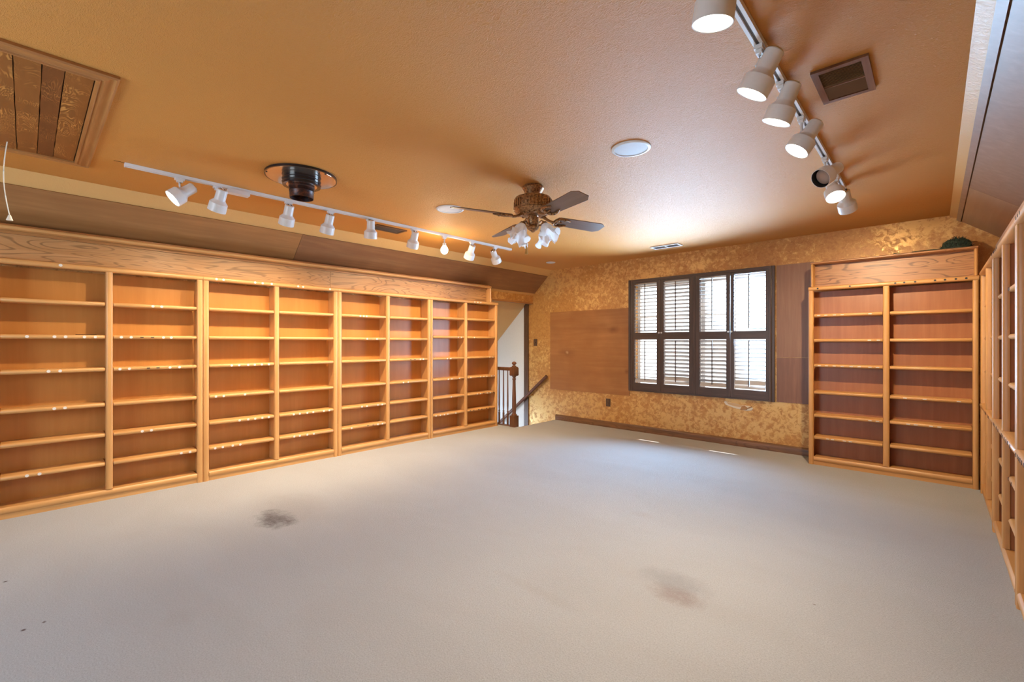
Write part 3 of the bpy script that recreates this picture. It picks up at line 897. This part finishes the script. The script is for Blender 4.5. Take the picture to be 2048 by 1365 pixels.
cp = [(cx + 0.012 * math.sin(i * 0.9) * (i / 12), cy - 0.02 * math.sin(i / 12 * 3.0) + 0.012 * (i / 12), -0.012 - 0.425 * i / 12) for i in range(13)]
obj('pull_cord', MB().tube(cp, 0.0028, 6), cord_m, ha)
e = cp[-1]
obj('cord_bell', MB().lathe([(0.004, 0.002), (0.007, -0.004), (0.010, -0.016), (0.015, -0.028), (0.014, -0.031)], 14, Matrix.Translation(e)), cord_m, ha)

# ------------------------------------------------------------------ flue pipe
fp = thing('flue_pipe', 'black stovepipe end hanging from a round plate in the ceiling', 'flue pipe', (-3.292, 1.335, HC))
obj('ceiling_plate', MB().lathe([(0.228, -0.0165), (0.2275, -0.0175), (0.02, -0.0175)], 48, cap0=False), disc_metal, fp)
obj('plate_rim', MB().lathe([(0.222, -0.0008), (0.235, -0.0008), (0.236, -0.016), (0.228, -0.017)], 48, cap0=True, cap1=False), black_metal, fp)
obj('outer_pipe', MB().lathe([(0.124, -0.018), (0.124, -0.030), (0.128, -0.033), (0.124, -0.036), (0.124, -0.052), (0.128, -0.055), (0.124, -0.058), (0.124, -0.074), (0.121, -0.074), (0.085, -0.066)], 40, cap0=False, cap1=False), black_metal, fp)
obj('collar_plate', MB().lathe([(0.120, -0.0695), (0.02, -0.0695)], 36, cap0=False), disc_metal, fp)
obj('inner_pipe', MB().lathe([(0.084, -0.0705), (0.086, -0.082), (0.081, -0.088), (0.081, -0.108), (0.083, -0.112), (0.080, -0.116), (0.078, -0.160), (0.075, -0.160), (0.074, -0.100), (0.01, -0.100)], 32, cap0=False), rust_m, fp)
for a in (20, 140, 260):
    obj('screw', MB().lathe([(0.005, 0), (0.004, 0.004)], 8, align((0.222 * math.cos(R(a)), 0.222 * math.sin(R(a)), -0.0178), (0, 0, -1))), black_metal, fp)

# ------------------------------------------------------------------ track lights
def track(label, x, y0, y1):
    t = thing('light_track', label, 'light track', (x, y0, HC))
    L = y1 - y0
    pr = [(-0.018, -0.0008), (-0.018, -0.022), (-0.006, -0.022), (-0.006, -0.010), (0.006, -0.010), (0.006, -0.022), (0.018, -0.022), (0.018, -0.0008)]
    obj('rail', MB().loft([[(a, y, b) for a, b in pr] for y in (0, L)]), track_white, t)
    obj('channel', MB().box((-0.0058, 0.002, -0.0135), (0.0058, L - 0.002, -0.0102)), track_grey, t)
    for y in (-0.006, L):
        obj('end_cap', MB().box((-0.019, y, -0.023), (0.019, y + 0.006, -0.0008)), track_white, t)
    return t


tl = track('long white light track over the left bookcases', -3.905, 0.445, 4.16)
obj('power_feed', MB().box((-0.030, 0.590, -0.052), (0.030, 0.735, -0.0225)), track_white, tl)
obj('feed_wire', MB().tube([(0.012, -0.006, -0.004), (0.014, -0.03, -0.002), (0.010, -0.06, -0.003)], 0.0014, 5), black_metal, tl)
track('white light track on the right side of the ceiling', -0.502, 0.9, 4.225)


def spot(label, tx, y, o, d, lit, energy, face=1):
    """lamp head: o = mouth centre, d = aim direction"""
    o, d = Vector(o), Vector(d).normalized()
    t = thing('track_spotlight', label, 'spotlight', (tx, y, HC - 0.022), 0, 'white spotlights on the ceiling tracks')
    base = Vector((tx, y, HC - 0.022))
    M = Matrix.Translation(-base) @ align(o, -d)        # local +Z runs back from the mouth
    obj('mount_block', MB().box((-0.015, -0.028, -0.016), (0.015, 0.028, -0.0005)).box((-0.011, -0.018, -0.030), (0.011, 0.018, -0.016)), track_white, t)
    # pivot on the side of the neck
    neck = o - d * 0.095
    q = Vector((tx, y, HC - 0.092))
    side = (q - neck); side -= d * side.dot(d)
    if side.length < 0.01: side = Vector((0, 0, 1)) - d * d.z
    side.normalize()
    piv = neck + side * 0.034
    pts = [Vector((0, 0, -0.030)), Vector((0, 0, -0.048)), (piv - base) * 0.6 + Vector((0, 0, -0.025)), piv - base]
    obj('stem', MB().tube(pts, [0.007, 0.007, 0.008, 0.010], 10), lamp_white, t)
    body = MB().lathe([(0.0570, 0.001), (0.0598, 0.0), (0.0605, 0.004), (0.0590, 0.062), (0.0385, 0.085), (0.0365, 0.093), (0.0355, 0.162), (0.031, 0.167)], 28, M, cap0=False, cap1=True)
    obj('barrel', body, lamp_white, t)
    obj('liner', MB().lathe([(0.0568, 0.0015), (0.0555, 0.058), (0.036, 0.081)], 28, M, cap0=False, cap1=True), lamp_dark if not lit else lamp_white, t)  # liner colour carries the shade of unlit heads and the glow of lit ones
    obj('bulb', MB().lathe([(0.040, 0.066), (0.049, 0.040), (0.048, 0.031), (0.036, 0.023), (0.012, 0.019)], 24, M, cap0=True, cap1=True), bulb_on if lit else bulb_off, t)
    obj('rear_cap', MB().lathe([(0.029, 0.1672), (0.026, 0.172)], 20, M, cap1=True), chrome, t)
    for k in range(4):
        a = k * math.pi / 2 + 0.5
        obj('vent_hole', MB().lathe([(0.006, 0.1722), (0.005, 0.1732)], 8, M @ Matrix.Translation((0.016 * math.cos(a), 0.016 * math.sin(a), 0))), lamp_dark, t)
    if lit:
        s_ = add_light('spotlight_beam', 'SPOT', o - d * 0.012, energy, WARM, aim=d, spot_size=R(118), spot_blend=1.0, shadow_soft_size=0.02)
        s_.parent = t; s_.location = o - d * 0.012 - base
    return t


N = ['first', 'second', 'third', 'fourth', 'fifth', 'sixth', 'seventh', 'eighth', 'ninth']
LH = [(0.738, (-3.905,0.696,2.260), (-0.019,-0.749,-0.663), 'glowing white spotlight turned toward camera, at the near end of the left track'),
      (0.97, (-3.905,0.963,2.231), (-0.459,-0.121,-0.880), 'white spotlight beside the power feed on the left track'),
      (1.477, (-3.955,1.475,2.234), (-0.471,-0.004,-0.882), 'white spotlight just left of the flue pipe on the left track'),
      (1.835, (-3.956,1.820,2.225), (-0.413,-0.025,-0.911), 'white spotlight just right of the flue pipe on the left track'),
      (2.213, (-3.918,2.229,2.242), (-0.265,0.126,-0.956), 'white spotlight hanging straight down mid left track, by the brown vent'),
      (2.708, (-3.952,2.722,2.237), (-0.482,0.089,-0.872), 'white spotlight just left of the bare bulb on the left track'),
      (3.506, (-3.971,3.517,2.234), (-0.568,0.140,-0.811), 'white spotlight just right of the bare bulb on the left track'),
      (3.886, (-3.934,3.947,2.241), (-0.215,0.637,-0.740), 'white spotlight at the far end of the left track')]
for y, o, d, lab in LH: spot(lab, -3.905, y, o, d, True, E_LEFT * (1.5 if y > 3.8 else 0.5 if y < 0.8 else 1.0))
RH = [(1.46, (-0.498,1.438,2.230), (-0.174,0.105,-0.979), True, 'large lit spotlight cut by the top edge of the photo, right track'),
      (1.97, (-0.534,1.979,2.243), (-0.501,-0.028,-0.865), True, 'lit spotlight second from the top on the right track'),
      (2.31, (-0.525,2.321,2.249), (-0.416,0.029,-0.909), True, 'lit spotlight beside the wooden vent on the right track'),
      (2.735, (-0.522,2.722,2.243), (-0.503,-0.258,-0.825), True, 'lit spotlight just above the dark unlit one on the right track'),
      (3.43, (-0.518,3.373,2.272), (-0.468,-0.713,-0.521), False, 'unlit spotlight with dark mouth facing the camera on the right track'),
      (3.89, (-0.501,3.850,2.267), (0.264,-0.428,-0.864), True, 'lit spotlight tucked behind the unlit one on the right track'),
      (4.165, (-0.476,4.240,2.255), (0.069,0.707,-0.704), True, 'last spotlight of the right track, aimed at the far wall')]
for y, o, d, lit, lab in RH: spot(lab, -0.502, y, o, d, lit, E_RIGHT * (2.5 if y > 4.1 else 1.0))
# bare bulb on the left track
bt_ = thing('bare_bulb_lamp', 'glowing bare globe bulb hanging from the left track', 'lamp', (-3.905, 3.106, HC - 0.022))
obj('mount_block', MB().box((-0.015, -0.028, -0.016), (0.015, 0.028, -0.0005)).box((-0.011, -0.018, -0.030), (0.011, 0.018, -0.016)), track_white, bt_)
obj('stem', MB().tube([(0, 0, -0.030), (0, 0, -0.075)], 0.007, 10), lamp_white, bt_)
obj('socket', MB().lathe([(0.012, -0.075), (0.020, -0.080), (0.020, -0.104)], 16), lamp_white, bt_)
obj('globe', MB().lathe([(0.016, -0.105), (0.026, -0.118), (0.038, -0.140), (0.040, -0.158), (0.034, -0.178), (0.020, -0.192), (0.006, -0.197)], 24), globe_on, bt_)
add_light('globe_light', 'POINT', (-3.905, 3.106, HC - 0.27), E_BULB, WARM, shadow_soft_size=0.045)

# ------------------------------------------------------------------ ceiling fan
FX, FY = -2.217, 2.61
fan = thing('ceiling_fan', 'bronze ceiling fan with four brown blades and ruffled glass shades', 'ceiling fan', (FX, FY, HC))
obj('canopy', MB().lathe([(0.070, -0.0008), (0.082, -0.014), (0.084, -0.026), (0.058, -0.066), (0.050, -0.085)], 32), bronze_m, fan)
hs = MB().lathe([(0.055, -0.0855), (0.120, -0.091), (0.134, -0.096), (0.138, -0.104)], 40, cap1=False)
hs.lathe([(0.138, -0.104), (0.142, -0.110), (0.142, -0.182), (0.147, -0.187), (0.139, -0.198), (0.104, -0.215), (0.094, -0.223), (0.060, -0.230)], 40, cap0=False)
obj('motor_housing', hs, bronze_m, fan)
rib = MB()
for k in range(36):
    a = 2 * math.pi * k / 36
    m = Matrix.Rotation(a, 4, 'Z')
    if k % 6 < 4: rib.box((0.1415, -0.005, -0.174), (0.1485, 0.005, -0.118), m)
    else: rib.box((0.1415, -0.010, -0.166), (0.1470, 0.010, -0.146), m)
obj('housing_ribs', rib, bronze_m, fan)
ring = MB()
for k in range(16):
    a = 2 * math.pi * k / 16
    ring.lathe([(0.002, 0.004), (0.010, 0), (0.011, -0.010), (0.004, -0.014)], 8, Matrix.Rotation(a, 4, 'Z') @ Matrix.Translation((0.098, 0, -0.214)))
obj('scroll_ring', ring, bronze_m, fan)
obj('switch_housing', MB().lathe([(0.040, -0.2305), (0.036, -0.236), (0.043, -0.240), (0.045, -0.290), (0.041, -0.299), (0.036, -0.302), (0.046, -0.308), (0.046, -0.320), (0.030, -0.336), (0.016, -0.344), (0.010, -0.352), (0.004, -0.354)], 28), bronze_m, fan)
for k in range(4):
    a = R(-20 + 90 * k)
    m = Matrix.Rotation(a, 4, 'Z')
    mp = m @ Matrix.Translation((0.20, 0, -0.242)) @ Matrix.Rotation(R(0.8), 4, 'Y') @ Matrix.Rotation(R(-13), 4, 'X')
    b = MB()
    out = [(0.0, -0.050), (0.02, -0.058), (0.40, -0.070), (0.445, -0.040), (0.445, 0.040), (0.40, 0.070), (0.02, 0.058), (0.0, 0.050)]
    b.loft([[(x, y, z) for x, y in out] for z in (-0.003, 0.003)], mp)
    # build the blade in its own frame so that the grain follows it
    bo = obj('blade', MB().loft([[(x, y, z) for x, y in out] for z in (-0.003, 0.003)]), blade_m, fan)
    bo.matrix_local = mp
    ir = MB()
    ir.tube([m @ Vector((0.085, 0, -0.222)), m @ Vector((0.125, 0, -0.242)), m @ Vector((0.165, 0, -0.252)), m @ Vector((0.205, 0, -0.253))], [0.013, 0.011, 0.010, 0.009], 8)
    for s_ in (-1, 1):
        pts = [mp @ Vector(p_) for p_ in ((-0.012, 0, -0.008), (-0.005, s_ * 0.035, -0.008), (0.025, s_ * 0.052, -0.008), (0.075, s_ * 0.050, -0.008), (0.115, s_ * 0.035, -0.007))]
        ir.tube(pts, [0.010, 0.011, 0.011, 0.009, 0.005], 8)
        ir.lathe([(0.012, -0.002), (0.010, -0.012), (0.003, -0.016)], 10, mp @ Matrix.Translation((0.010, s_ * 0.022, -0.004)))
        ir.lathe([(0.009, -0.002), (0.007, -0.010)], 10, mp @ Matrix.Translation((0.06, s_ * 0.046, -0.010)))
    ir.tube([mp @ Vector((-0.01, 0, -0.008)), mp @ Vector((0.055, 0, -0.007))], [0.011, 0.004], 8)
    obj('blade_iron', ir, bronze_m, fan)
for k in range(4):
    a = R(-2 + 90 * k)
    m = Matrix.Rotation(a, 4, 'Z')
    obj('light_arm', MB().tube([m @ Vector(p_) for p_ in ((0.040, 0, -0.314), (0.060, 0, -0.294), (0.082, 0, -0.280), (0.100, 0, -0.286), (0.108, 0, -0.300))], 0.006, 8), bronze_m, fan)
    hd = m @ Vector((0.108, 0, -0.300)); dr = (m.to_3x3() @ Vector((0.42, 0, -0.85))).normalized()
    M = align(hd, dr)
    obj('shade_holder', MB().lathe([(0.008, -0.006), (0.022, 0.002), (0.027, 0.016), (0.025, 0.018)], 16, M), bronze_m, fan)
    n = 48; secs = []
    for i, (r, z, amp) in enumerate([(0.022, 0.014, 0), (0.030, 0.024, 0.0), (0.044, 0.045, 0.01), (0.049, 0.065, 0.04), (0.048, 0.085, 0.09), (0.058, 0.105, 0.15), (0.078, 0.122, 0.20)]):
        secs.append([(r * (1 + amp * math.sin(6 * 2 * math.pi * j / n)) * math.cos(2 * math.pi * j / n), r * (1 + amp * math.sin(6 * 2 * math.pi * j / n)) * math.sin(2 * math.pi * j / n),
                      z + 0.10 * amp * math.cos(6 * 2 * math.pi * j / n + 0.6)) for j in range(n)])
    obj('glass_shade', MB().loft(secs, M, True, caps=False), shade_m, fan)
ca = R(222)
px_, py_ = 0.050 * math.cos(ca), 0.050 * math.sin(ca)
obj('pull_chain', MB().tube([(px_ * 0.85, py_ * 0.85, -0.268), (px_, py_, -0.275), (px_, py_, -0.455)], 0.0022, 6), brass, fan)
obj('chain_tassel', MB().lathe([(0.003, -0.452), (0.006, -0.458), (0.007, -0.470), (0.010, -0.500), (0.013, -0.514), (0.011, -0.516)], 12, Matrix.Translation((px_, py_, 0))), brass, fan)

# ------------------------------------------------------------------ ceiling discs and vents
def round_grille(label, x, y, r, cat='ceiling speaker', name='ceiling_speaker'):
    t = thing(name, label, cat, (x, y, HC))
    obj('ring', MB().lathe([(r * 0.80, -0.0008), (r, -0.0008), (r, -0.004), (r * 0.97, -0.007), (r * 0.86, -0.009), (r * 0.84, -0.006)], 40, cap0=True, cap1=False), white_plastic, t)
    obj('grille', MB().lathe([(r * 0.835, -0.0055), (r * 0.60, -0.0065), (r * 0.02, -0.007)], 40, cap0=False), grille_m if cat != 'ceiling light' else white_plastic, t)
    return t


round_grille('round white ceiling speaker between the fan and the right track', -1.352, 2.515, 0.117)
round_grille('round white ceiling speaker just left of the fan', -3.138, 2.560, 0.122)
round_grille('small round white recessed ceiling light in the far left corner', -4.132, 5.268, 0.068, 'ceiling light', 'recessed_light')


def register(label, x0, x1, y0, y1, fm, sm, n, along, bw_, div=None, bk=None, two=None):
    t = thing('ceiling_vent', label, 'vent', (x0, y0, HC))
    w, l = x1 - x0, y1 - y0
    f = MB()
    for a, b in (((0, 0), (w, bw_)), ((0, l - bw_), (w, l)), ((0, bw_), (bw_, l - bw_)), ((w - bw_, bw_), (w, l - bw_))):
        f.box((a[0], a[1], -0.012), (b[0], b[1], -0.0008))
    obj('frame', f, fm, t)
    obj('backing', MB().box((bw_, bw_, -0.0015), (w - bw_, l - bw_, -0.0008)), bk or hidden_gap, t)
    for i in range(n):
        if along == 'x':
            y = bw_ + (l - 2 * bw_) * (i + 0.5) / n
            o = obj('slat', MB().box((bw_, -0.0035, -0.0008), (w - bw_, 0.0035, 0.0008)), sm if not two or i < n // 2 else two, t, (0, y, -0.006)); o.rotation_euler = (R(35 if not two or i < n // 2 else -35), 0, 0)
        else:
            x = bw_ + (w - 2 * bw_) * (i + 0.5) / n
            o = obj('slat', MB().box((-0.0035, bw_, -0.0008), (0.0035, l - bw_, 0.0008)), sm, t, (x, 0, -0.006)); o.rotation_euler = (0, R(35), 0)
    if div == 'y':
        obj('divider', MB().box((bw_, l * 0.52, -0.0105), (w - bw_, l * 0.52 + 0.006, -0.0016)), fm, t)
    if div == 'x':
        obj('divider', MB().box((w * 0.5 - 0.006, bw_, -0.0105), (w * 0.5 + 0.006, l - bw_, -0.0016)), fm, t)
    return t


slat_brown = plain('brown_vent_slat', (0.17, 0.085, 0.035), 0.5)
register('wood framed ceiling vent right of the right light track', -0.398, -0.196, 2.345, 2.685, wood('vent_frame_wood', (0.24, 0.105, 0.045), (0.15, 0.06, 0.025), 'Y', rough=0.4), plain('golden_vent_slat', (0.30, 0.165, 0.055), 0.5), 26, 'x', 0.026, 'y', two=slat_brown)
register('small white two panel ceiling vent above the shutters', -2.572, -2.222, 5.262, 5.415, white_plastic, plain('grey_vent_slat', (0.30, 0.29, 0.29), 0.5), 9, 'x', 0.018, 'x')
register('brown wooden ceiling vent behind the left light track', -4.245, -4.062, 2.385, 2.735, wood('vent_dark_wood', (0.17, 0.075, 0.03), (0.11, 0.045, 0.018), 'Y', rough=0.4), slat_brown, 12, 'y', 0.020)

# ------------------------------------------------------------------ small loose things
random.seed(21)
pl = MB()
for k in range(420):
    a = random.uniform(0, 2 * math.pi); rr_ = math.sqrt(random.random())
    x, y = 0.100 * rr_ * math.cos(a), 0.055 * rr_ * math.sin(a)
    z = 0.012 + 0.085 * (1 - rr_ ** 2) * random.uniform(0.3, 1.1)
    d = Vector((x * 3 + random.uniform(-0.4, 0.4), y * 4 + random.uniform(-0.4, 0.4), random.uniform(0.1, 0.8))).normalized()
    s_ = d.cross(Vector((random.uniform(-1, 1), random.uniform(-1, 1), 0.3))).normalized() * 0.004
    p0 = Vector((x, y, z)); p1 = p0 + d * random.uniform(0.02, 0.034)
    u_ = d.cross(s_).normalized() * 0.002
    pl.add([p0 - s_, p0 + s_, p1, p0 + d * 0.012 + u_], [(0, 1, 3), (1, 2, 3), (2, 0, 3), (0, 2, 1)])
core = [(0.080, 0.0), (0.096, 0.022), (0.088, 0.060), (0.055, 0.085), (0.01, 0.092)]
pl.lathe(core, 16, Matrix.Scale(0.45, 4, (0, 1, 0)))
q = NT('dark_green_foliage')
n = q.noise(q.coords(), 55, 3)
green = q.fin(q.ramp(n, [(0.35, (0.008, 0.016, 0.010)), (0.65, (0.035, 0.060, 0.034))]), 0.7)
g = obj('greenery_bundle', pl, green, None, (0.145, 5.60, 2.0795)); g['kind'] = 'stuff'
tag(g, 'dark green artificial greenery clump on the header right of the window', 'greenery')
for x, y, l, nm in ((-0.255, 5.54, 0.05, 'short dark green sprig lying mid header near the window bookcase'), (-0.05, 5.545, 0.20, 'long thin green sprig lying on the header beside the greenery clump')):
    o = obj('green_sprig', MB().tube([(-l / 2, 0, 0.005), (-l / 6, 0.004, 0.007), (l / 6, -0.003, 0.006), (l / 2, 0, 0.004)], [0.003, 0.0038, 0.0038, 0.002], 6), green, None, (x, y, 2.0795))
    tag(o, nm, 'sprig')
o = obj('wire', MB().tube([(0, 0, 0.002), (0, 0.07, 0.002), (0.004, 0.12, 0.003)], 0.0018, 6), black_metal, None, (XF - 0.03, 0.255, 1.3112))
tag(o, 'thin black wire lying on a shelf of the nearest left bookcase', 'wire')
o = obj('paper_scrap', MB().loft([[(0, 0, 0.001), (0.012, 0.02, 0.006), (0.018, 0.045, 0.002)], [(0.002, 0, 0.002), (0.013, 0.02, 0.009), (0.019, 0.045, 0.004)]]), white_plastic, None, (XF - 0.06, 2.86, 0.3032))
tag(o, 'tiny white paper scrap on a low shelf of the third left bookcase', 'paper scrap')
